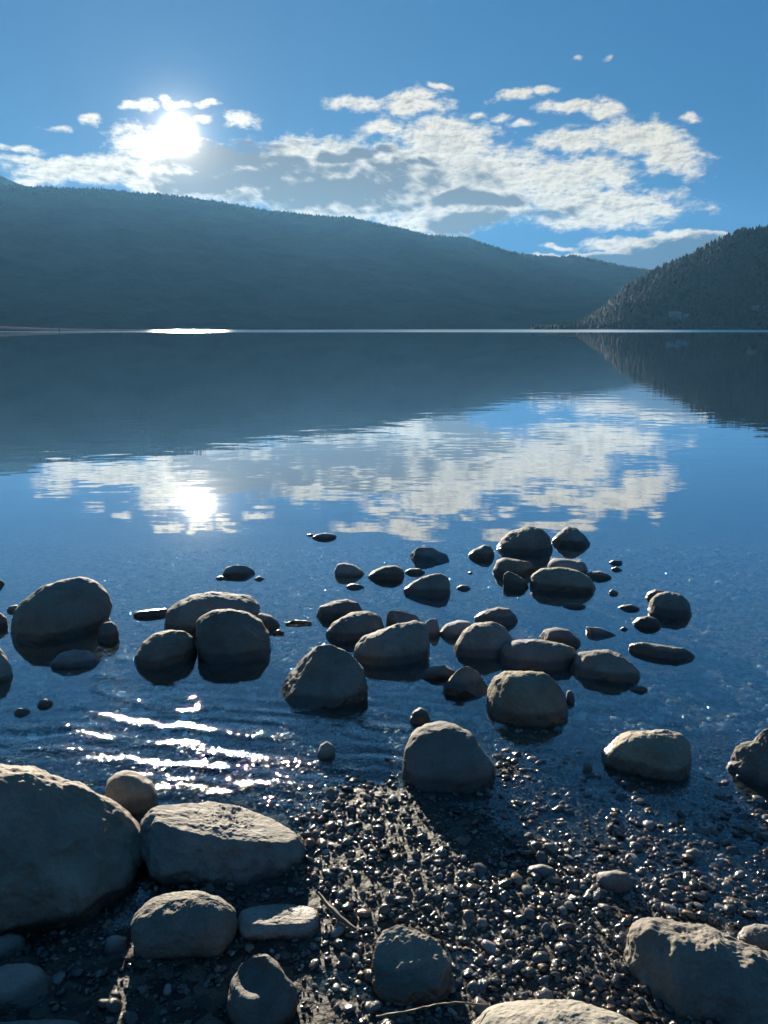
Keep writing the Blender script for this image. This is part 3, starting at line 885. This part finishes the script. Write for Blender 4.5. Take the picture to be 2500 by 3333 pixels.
boulder('stone', 'small dark stone against the right side of the big wet based boulder', B((1000, 585), (1003, 552), (1015, 543), (1028, 560), (1030, 588)), yc=2284, seed=57, sub=3, mat=4, cat='stone')
boulder('rock', 'craggy angular rock with sunlit broken facets at the water edge', B((50, 575), (75, 520), (110, 470), (140, 433), (180, 405), (215, 398), (270, 408), (310, 440), (340, 482), (352, 530), (356, 600)), yc=2266, dr=0.8, rb=0.9, seed=58, sub=6, rough=1.7, cuts=6, cat='rock', planes=[((-0.70, 0.55, -0.45), 0.88)])
boulder('stone', 'small pointed brown stone above the domed shore boulder', B((490, 645), (503, 617), (525, 602), (550, 615), (560, 642)), yc=2342, seed=59, sub=4, mat=1, cat='stone')
# --- on the gravel
boulder('boulder', 'tall domed boulder casting a long shadow over the gravel in the middle', B((473, 815), (478, 742), (500, 690), (540, 656), (600, 641), (650, 655), (692, 687), (720, 730), (742, 762), (766, 795), (768, 820)), yc=2512, dr=0.8, rb=0.75, seed=60, sub=6)
boulder('boulder', 'oblong boulder with a chipped sunlit left face on the right shore', B((1110, 785), (1120, 745), (1150, 705), (1190, 685), (1260, 678), (1330, 676), (1380, 690), (1402, 715), (1406, 775)), yc=2474, dr=0.75, rb=0.6, seed=61, sub=6, mat=0, rough=1.5, planes=[((-0.72, 0.66, -0.22), 0.93)])
boulder('rock', 'rough layered rock cut by the right frame edge', off([(1500, 160), (1492, 120), (1540, 75), (1560, 40), (1600, 20), (1640, -12), (1700, -45), (1800, -55), (1880, 20), (1900, 160)], 841, 2400), yc=2550, dr=0.7, rb=0.7, seed=62, sub=6, mat=3, rough=2.4, cuts=5, cat='rock')
boulder('boulder', 'large pitted boulder in the lower right corner', Dd((1195, 790), (1192, 700), (1200, 650), (1217, 618), (1250, 592), (1300, 587), (1370, 605), (1450, 612), (1520, 637), (1600, 672), (1680, 705), (1780, 780), (1800, 830)), yc=3205, dr=0.6, rb=0.7, mat=2, seed=63, sub=6, rough=1.8, zc=0.0)
boulder('boulder', 'smaller pale boulder behind the pitted corner boulder at the right edge', Dd((1550, 660), (1560, 640), (1580, 618), (1620, 605), (1670, 612), (1700, 650)), yc=3056, seed=64, sub=5, mat=2)
boulder('boulder', 'broad smooth boulder cut by the bottom edge right of the middle', Dd((680, 960), (740, 885), (800, 862), (880, 850), (960, 852), (1050, 868), (1150, 895), (1240, 935), (1270, 980)), yc=3390, dr=0.6, rb=0.7, seed=65, sub=6, mat=2)
boulder('boulder', 'reddish brown square shouldered boulder near the bottom of the middle', Dd((369, 790), (374, 722), (390, 660), (415, 622), (455, 614), (520, 630), (580, 668), (615, 714), (627, 745), (628, 795)), yc=3186, dr=0.8, rb=0.7, seed=66, sub=6, mat=1, rough=1.5, cuts=2)
boulder('boulder', 'smooth pear shaped stone with a round hollow in its upper face', Cc((739, 855), (748, 805), (785, 735), (825, 708), (870, 704), (905, 733), (930, 773), (965, 810), (974, 860)), yc=3250, dr=0.85, rb=0.95, zc=0.04, seed=67, sub=6, mat=0, rough=0.7, dents=[(825, 3172, 44, 1.5)])
boulder('boulder', 'pale topped oval boulder below the flat slab', Cc((426, 620), (440, 574), (480, 532), (560, 504), (640, 499), (710, 519), (765, 560), (773, 610)), yc=2990, dr=0.75, rb=0.7, zc=0.05, seed=68, sub=6, mat=2)
boulder('rock', 'big flat topped slab with a rough tilted sunlit face', Cc((474, 260), (500, 229), (570, 218), (690, 212), (800, 232), (880, 265), (940, 300), (985, 345), (992, 400)), yc=2672, dr=0.8, rb=0.85, zc=0.04, seed=69, sub=6, mat=3, rough=2.0, n=5.0, cat='rock', planes=[((0.25, 0.93, -0.42), 0.72)])
boulder('boulder', 'huge sloping boulder filling the left edge of the foreground', Cc((-330, 380), (-300, 220), (-200, 130), (-80, 98), (0, 90), (60, 84), (120, 78), (200, 100), (300, 130), (380, 165), (440, 215), (472, 265), (478, 330), (470, 380)), yc=2740, dr=0.72, rb=0.80, zc=0.11, seed=70, sub=6, mat=1, rough=1.3, planes=[((0.5, 0.35, -0.8), 0.86)])
boulder('boulder', 'small rounded boulder between the huge left boulder and the ripples', Cc((335, 215), (348, 140), (380, 106), (410, 95), (450, 110), (490, 145), (511, 182), (515, 225)), yc=2614, dr=0.85, seed=71, sub=5, mat=0)
boulder('rock', 'low flat stone in the shadow of the slab with a bright sunlit rim', Cc((770, 600), (790, 560), (850, 545), (930, 542), (1005, 552), (1035, 562), (1046, 600)), yc=2985, dr=0.75, rb=0.5, zc=0.0, seed=72, sub=5, mat=3, rough=1.5, n=3.5, cat='rock', planes=[((0.1, 0.85, -0.5), 0.75)])
boulder('boulder', 'rounded boulder with a sunlit cap at the lower left edge', Cc((-75, 840), (-50, 785), (-10, 752), (30, 739), (90, 733), (140, 750), (175, 783), (184, 838)), yc=3236, dr=0.8, rb=0.7, seed=73, sub=6, mat=1)
boulder('cobble', 'bluish shaded cobble at the left edge above the sunlit capped boulder', Cc((-40, 690), (-20, 655), (30, 637), (75, 645), (95, 680)), yc=3085, dr=0.8, seed=74, sub=4, mat=4, cat='cobble')
boulder('cobble', 'small bluish cobble in the shade left of the pale topped oval boulder', Cc((338, 685), (345, 652), (378, 642), (412, 649), (422, 685)), yc=3082, dr=0.8, seed=75, sub=4, mat=4, cat='cobble')
boulder('boulder', 'pale stone showing only its top along the bottom left edge', Cc((-120, 965), (-40, 932), (60, 922), (160, 920), (240, 921), (275, 935), (300, 965)), yc=3372, dr=0.6, rb=0.6, seed=76, sub=5, mat=2)
boulder('cobble', 'pale cobble sparkling at the right end of the wavelets', Cc((1032, 55), (1043, 24), (1063, 12), (1083, 24), (1092, 55)), yc=2455, seed=77, sub=4, mat=2, cat='cobble')
boulder('cobble', 'dark flat cobble with a lit rim in the gravel right of the middle', Dd((1092, 470), (1105, 440), (1160, 432), (1200, 440), (1220, 470)), yc=2872, dr=0.7, seed=78, sub=4, mat=4, cat='cobble')
boulder('cobble', 'flat dark cobble below the long shadow of the domed boulder', Dd((864, 440), (885, 418), (925, 412), (960, 425), (970, 445)), yc=2842, dr=0.6, rb=0.5, seed=79, sub=4, mat=4, cat='cobble')
boulder('cobble', 'small pale upright cobble left of the oblong shore boulder', Dd((1055, 110), (1058, 88), (1070, 80), (1085, 90), (1088, 110)), yc=2508, seed=80, sub=4, mat=2, cat='cobble')
boulder('rock', 'dark rock at the left frame edge far out in the water', A((-60, 205), (-30, 188), (0, 186), (12, 195), (20, 207)), yc=1905, seed=81, sub=4, mat=4, cuts=2, cat='rock')
boulder('rock', 'wet glinting rock at the left frame edge beside the big smooth boulder', A((-50, 335), (-20, 295), (5, 295), (22, 312), (28, 340)), yc=2040, seed=82, sub=4, mat=4, cuts=3, rough=2, cat='rock')
boulder('stone', 'little dark stone at the upper left foot of the big left boulder', A((22, 285), (32, 272), (55, 268), (70, 285)), yc=1985, seed=83, sub=3, mat=4, cat='stone')
boulder('stone', 'small dark stone in the shaded shallows below the big left boulder', A((120, 595), (130, 577), (150, 573), (170, 582), (176, 597)), yc=2292, seed=84, sub=3, mat=4, cat='stone')
boulder('stone', 'flat dark stone with a glinting edge left of the wavelets', A((45, 620), (60, 603), (90, 606), (110, 625)), yc=2318, dr=0.6, seed=85, sub=3, mat=4, cat='stone')

# ------------------------------------------------------------------ pebbles and gravel
PEB_COLS = np.array([(0.085, 0.08, 0.072), (0.13, 0.115, 0.095), (0.18, 0.14, 0.10), (0.22, 0.15, 0.095), (0.055, 0.055, 0.058),
                     (0.26, 0.23, 0.19), (0.11, 0.105, 0.10), (0.16, 0.09, 0.055), (0.33, 0.30, 0.26), (0.04, 0.036, 0.034)])


def in_rock(x, y, grow=0.9):
    m = np.zeros(len(x), bool)
    for (cx, cy_, hw, hd) in ROCKS:
        m |= ((x - cx) / (hw * grow)) ** 2 + ((y - cy_) / (max(hd, hw * 0.6) * grow)) ** 2 < 1
    return m


def pebble_mesh(sub, seed):
    v, f = ico(sub)
    r = np.random.default_rng(seed)
    s = np.array([1.0, r.uniform(0.65, 0.95), r.uniform(0.3, 0.62)])
    n1 = fbm(v * 1.3 + r.uniform(-9, 9, 3), 2, 0.5, seed)
    n2 = fbm(v * 3.1 + r.uniform(-9, 9, 3), 2, 0.5, seed + 5)
    return v * s * (1 + 0.46 * n1 + 0.16 * n2)[:, None], f


def gravel(name, x, y, size, sub, seed, sink, lab, tone=1.0, smooth=True):
    r = np.random.default_rng(seed)
    n = len(x)
    vars_ = [pebble_mesh(sub, 200 + k) for k in range(12)]
    kind = r.integers(0, 12, n)
    z = bed(x, y) + size * sink
    rot = r.uniform(0, 2 * math.pi, n)
    tx, ty = r.normal(0, 0.3, n), r.normal(0, 0.3, n)
    V_, F_, C_ = [], [], []
    base_ = 0
    for k in range(12):
        i = np.where(kind == k)[0]
        v, f = vars_[k]
        p = v[None] * size[i][:, None, None]
        c, s = np.cos(tx[i])[:, None], np.sin(tx[i])[:, None]
        p = np.stack([p[..., 0], p[..., 1] * c - p[..., 2] * s, p[..., 1] * s + p[..., 2] * c], -1)
        c, s = np.cos(ty[i])[:, None], np.sin(ty[i])[:, None]
        p = np.stack([p[..., 0] * c + p[..., 2] * s, p[..., 1], -p[..., 0] * s + p[..., 2] * c], -1)
        c, s = np.cos(rot[i])[:, None], np.sin(rot[i])[:, None]
        p = np.stack([p[..., 0] * c - p[..., 1] * s, p[..., 0] * s + p[..., 1] * c, p[..., 2]], -1)
        p = p + np.stack([x[i], y[i], z[i]], -1)[:, None, :]
        V_.append(p.reshape(-1, 3))
        F_.append((f[None] + (np.arange(len(i)) * len(v))[:, None, None]).reshape(-1, 3) + base_)
        base_ += len(i) * len(v)
        cc = PEB_COLS[r.integers(0, len(PEB_COLS), len(i))] * r.uniform(0.35, 1.4, (len(i), 1)) * tone
        C_.append(np.repeat(cc, len(v), 0))
    o = mesh_obj(name, np.concatenate(V_), np.concatenate(F_), M_PEB, smooth)
    ca = o.data.color_attributes.new('tone', 'FLOAT_COLOR', 'POINT')
    cl = np.concatenate(C_)
    ca.data.foreach_set('color', np.concatenate([cl, np.ones((len(cl), 1))], 1).astype(np.float32).ravel())
    tag(o, lab, 'gravel', kind='stuff')
    return o


# shore gravel, thick where it breaks the surface, then thinning out under water
N = 62000
gx_ = rng.uniform(-1.5, 1.75, N)
gy_ = 1.2 + 1.65 * rng.uniform(0, 1, N) ** 1.1
gs = np.exp(rng.normal(math.log(0.0040), 0.66, N)).clip(0.0022, 0.020)
dens_ = fbm(np.stack([gx_ * 2.3, gy_ * 2.3, 0 * gx_], -1), 3, 0.5, 71)
keep = ~in_rock(gx_, gy_, 0.85)
keep &= (gx_ > -0.42 - 0.5 * (gy_ - 2.3)) | (rng.uniform(0, 1, N) < 0.5)
keep &= rng.uniform(0, 1, N) < 0.75 + 0.6 * dens_
big_ = keep & (gs > 0.0062)
sml_ = keep & (gs <= 0.0062)
gravel('gravel', gx_[big_], gy_[big_], gs[big_], 2, 72, 0.2, 'coarse wet gravel glinting along the shore', 0.5)
gravel('gravel', gx_[sml_], gy_[sml_], gs[sml_], 1, 74, 0.3, 'fine wet grit between the pebbles along the shore', 0.45, False)
N = 9000
gx_ = rng.uniform(-2.2, 3.4, N)
gy_ = 2.7 + 4.2 * rng.uniform(0, 1, N) ** 1.5
gs = np.exp(rng.normal(math.log(0.013), 0.5, N)).clip(0.006, 0.04)
keep = ~in_rock(gx_, gy_, 0.85)
gravel('gravel', gx_[keep], gy_[keep], gs[keep], 1, 73, 0.15, 'stony lake bottom seen through the shallow water', 3.0)

# the larger pebbles one by one
PATCH = [  # centre pixel, spread px, count, size range, label
    ((1660, 2520), (70, 70), 26, (0.010, 0.019), 'brownish wet pebble in the strip right of the tall domed boulder'),
    ((1735, 2620), (60, 60), 10, (0.014, 0.026), 'pale wet pebble at the right edge of the domed boulder shadow'),
    ((2140, 2690), (140, 60), 30, (0.010, 0.022), 'wet pebble poking from the shallows left of the layered rock'),
    ((1980, 2860), (190, 110), 46, (0.010, 0.022), 'glinting pebble in the dark shallows right of the middle'),
    ((2270, 2880), (140, 110), 26, (0.012, 0.024), 'glinting pebble above the pitted corner boulder'),
    ((1450, 2900), (190, 90), 46, (0.010, 0.020), 'sparkling pebble in the bright gravel left of the middle shadow'),
    ((1130, 2720), (110, 90), 26, (0.010, 0.020), 'sparkling pebble beside the big flat slab'),
    ((1700, 3120), (180, 100), 34, (0.009, 0.020), 'dark wet pebble between the brown boulder and the pitted boulder'),
    ((1130, 3180), (80, 110), 22, (0.008, 0.016), 'sparkling pebble between the pear shaped stone and the brown boulder'),
    ((620, 3120), (170, 60), 14, (0.008, 0.016), 'shaded pebble under still water below the oval boulder'),
    ((2290, 2490), (40, 60), 12, (0.010, 0.020), 'brown pebble between the oblong boulder and the layered rock'),
    ((1270, 2375), (50, 30), 10, (0.010, 0.018), 'glinting pebble at the water edge right of the craggy rock'),
]
pmesh = []
for k in range(14):
    v, f = pebble_mesh(3, 300 + k)
    tmp = mesh_obj('pebble', v, f, M_PEB)
    me = tmp.data
    bpy.data.objects.remove(tmp)
    ca = me.color_attributes.new('tone', 'FLOAT_COLOR', 'POINT')
    cl = PEB_COLS[k % len(PEB_COLS)] * (0.75 if k % 3 else 0.5)
    ca.data.foreach_set('color', np.tile(np.array([*cl, 1.0], np.float32), len(v)))
    pmesh.append(me)
pr = random.Random(4)
for (cx, cy_), (sx_, sy_), cnt, (s0, s1), lab in PATCH:
    made = 0
    while made < cnt:
        g = ground(cx + pr.uniform(-1, 1) * sx_, cy_ + pr.uniform(-1, 1) * sy_)
        if in_rock(np.array([g[0]]), np.array([g[1]]), 0.95)[0]:
            made += 0.2
            continue
        s = pr.uniform(s0, s1) * 0.6
        o = bpy.data.objects.new('pebble', pmesh[pr.randrange(14)])
        COL.objects.link(o)
        o.location = (g[0], g[1], float(bed(np.array([g[0]]), np.array([g[1]]))[0]) + s * 0.28)
        o.scale = (s * pr.uniform(0.9, 1.3), s, s * pr.uniform(0.6, 0.95))
        o.rotation_euler = (pr.gauss(0, 0.25), pr.gauss(0, 0.25), pr.uniform(0, 6.28))
        tag(o, lab, 'pebble', lab.replace('pebble', 'pebbles'))
        made += 1

# ------------------------------------------------------------------ sticks, straw, post
def tube(name, pts, rad, mat, label, cat, k=7):
    pts = [np.array(p, float) for p in pts]
    vs_, fs = [], []
    n_ = len(pts)
    for i, p in enumerate(pts):
        d = pts[min(i + 1, n_ - 1)] - pts[max(i - 1, 0)]
        d /= np.linalg.norm(d)
        a = np.cross(d, (0, 0, 1.0))
        if np.linalg.norm(a) < 1e-3:
            a = np.array((1.0, 0, 0))
        a /= np.linalg.norm(a)
        b = np.cross(a, d)
        r_ = rad(i / (n_ - 1))
        for j in range(k):
            t_ = 2 * math.pi * j / k
            vs_.append(p + r_ * (a * math.cos(t_) + b * math.sin(t_)) * (1 + 0.12 * math.sin(3 * j + 1.7 * i)))
    for i in range(n_ - 1):
        for j in range(k):
            q = (j + 1) % k
            fs.append((i * k + j, i * k + q, (i + 1) * k + q, (i + 1) * k + j))
    c0 = np.mean(vs_, 0)
    o = mesh_obj(name, np.array(vs_) - c0, fs, mat)
    o.location = c0
    tag(o, label, cat)
    return o


def path(pix, z, n_=14, wob=0.003, seed=0):
    w = np.array([ground(px, py, zz) for (px, py), zz in zip(pix, z)])
    t_ = np.linspace(0, 1, len(w))
    q = np.linspace(0, 1, n_)
    p = np.stack([np.interp(q, t_, w[:, k]) for k in range(3)], -1)
    r = np.random.default_rng(seed)
    p[1:-1] += r.normal(0, wob, (n_ - 2, 3)) * np.array((1, 1, 0.4))
    return p


M_WOOD = plain('wet_wood', (0.10, 0.065, 0.04), 0.45, 60.0)
M_STRAW = plain('dry_straw', (0.13, 0.085, 0.04), 0.6, 40.0)
tube('twig', path([(1035, 2905), (1070, 2950), (1110, 2990), (1160, 3025)], [0.03, 0.024, 0.022, 0.022], 9, 0.0012, 1), lambda t: 0.0085 * (1 - 0.6 * abs(2 * t - 1.0)), M_WOOD, 'dark wet twig on the gravel beside the low flat stone', 'twig')
tube('straw', path([(1225, 3310), (1330, 3292), (1420, 3270), (1485, 3263), (1590, 3272)], [0.03, 0.036, 0.042, 0.046, 0.04], 24, 0.0006, 2), lambda t: 0.0028 * (1 - 0.4 * t), M_STRAW, 'thin curved straw lying at the bottom below the brown boulder', 'straw')
tube('stick', path([(930, 2030), (960, 2024), (1015, 2027)], [0.005, 0.009, 0.006], 12, 0.003, 3), lambda t: 0.012 * (1 - 0.5 * abs(2 * t - 1)), M_WOOD, 'small dark stick floating between the round pair and the centre cluster', 'stick')
tube('stick', path([(890, 2062), (905, 2056), (922, 2060)], [0.004, 0.008, 0.005], 8, 0.003, 4), lambda t: 0.012 * (1 - 0.5 * abs(2 * t - 1)), M_WOOD, 'short piece of wood floating right of the taller round boulder', 'stick')
pb = ground(194, 1082)
pa = math.atan2(pb[0], pb[1])
base_p = np.array((math.sin(pa) * 445, math.cos(pa) * 445, -0.5))
tube('post', [base_p, base_p + (0, 0, 1.2), base_p + (0.05, 0, 2.3)], lambda t: 0.2, M_WOOD, 'dark post standing in the water at the far gravel bar', 'post')

# pale houses low on the near hillside
M_WALL = plain('pale_render', (0.22, 0.215, 0.2), 0.8, 2.0, 0.1)
M_ROOF = plain('grey_roof', (0.2, 0.2, 0.2), 0.7, 2.0, 0.15)


def house(px, py, w, d_, h, label):
    dd = ray(px, py)
    azr = math.atan2(dd[0], dd[1])
    # walk out along the azimuth until the slope reaches this line of sight
    X, Y, Z, V = right_g
    Az = np.arctan2(X, Y)
    j = int(np.argmin(np.abs(Az[0] - azr)))
    eln = dd[2] / math.hypot(dd[0], dd[1])
    e = (Z[:70, j] - CAM_H) / np.hypot(X[:70, j], Y[:70, j])
    i = int(np.argmax(e >= eln))
    root = bpy.data.objects.new('house', None)
    COL.objects.link(root)
    root.location = (X[i, j], Y[i, j], Z[i, j] + 1.0)
    root.rotation_euler = (0, 0, -azr + 0.2)
    tag(root, label, 'house', 'houses on the hillside')
    a, b = w / 2, d_ / 2
    v = [(-a, -b, -5), (a, -b, -5), (a, b, -5), (-a, b, -5), (-a, -b, h), (a, -b, h), (a, b, h), (-a, b, h)]
    f = [(0, 1, 5, 4), (1, 2, 6, 5), (2, 3, 7, 6), (3, 0, 4, 7), (4, 5, 6, 7), (3, 2, 1, 0)]
    mesh_obj('wall', v, f, M_WALL, False, root)
    g = 1.0
    v = [(-a - g, -b - g, h), (a + g, -b - g, h), (a + g, b + g, h), (-a - g, b + g, h), (-a - g, 0, h + d_ * 0.3), (a + g, 0, h + d_ * 0.3)]
    f = [(0, 1, 5, 4), (2, 3, 4, 5)]
    r_ = mesh_obj('roof', v, f, M_ROOF, False, root)
    r_.modifiers.new('thick', 'SOLIDIFY').thickness = 0.4


house(2197, 1030, 24, 9, 5, 'long pale house low on the right hillside, leftmost of three')
house(2209, 1046, 13, 8, 6, 'pale house nearest the lake on the right hillside')
house(2236, 1036, 10, 8, 5, 'small pale house right of the long house on the hillside')
house(2457, 1009, 13, 8, 5, 'pale house alone near the right frame edge on the hillside')

# ------------------------------------------------------------------ haze over the lake
hv = np.array([(x, y, z) for z in (-22, 980) for y in (-500, 7300) for x in (-7200, 7200)], float)
hf = [(0, 2, 3, 1), (4, 5, 7, 6), (0, 1, 5, 4), (2, 6, 7, 3), (0, 4, 6, 2), (1, 3, 7, 5)]
m, t = material('haze')
vol = t.n('ShaderNodeVolumePrincipled', {'Color': (0.22, 0.56, 0.98, 1), 'Density': 0.000021, 'Anisotropy': 0.40})
t.n('ShaderNodeOutputMaterial', {1: vol.outputs[0]})
o = mesh_obj('haze', hv, hf, m, False)
tag(o, kind='stuff')
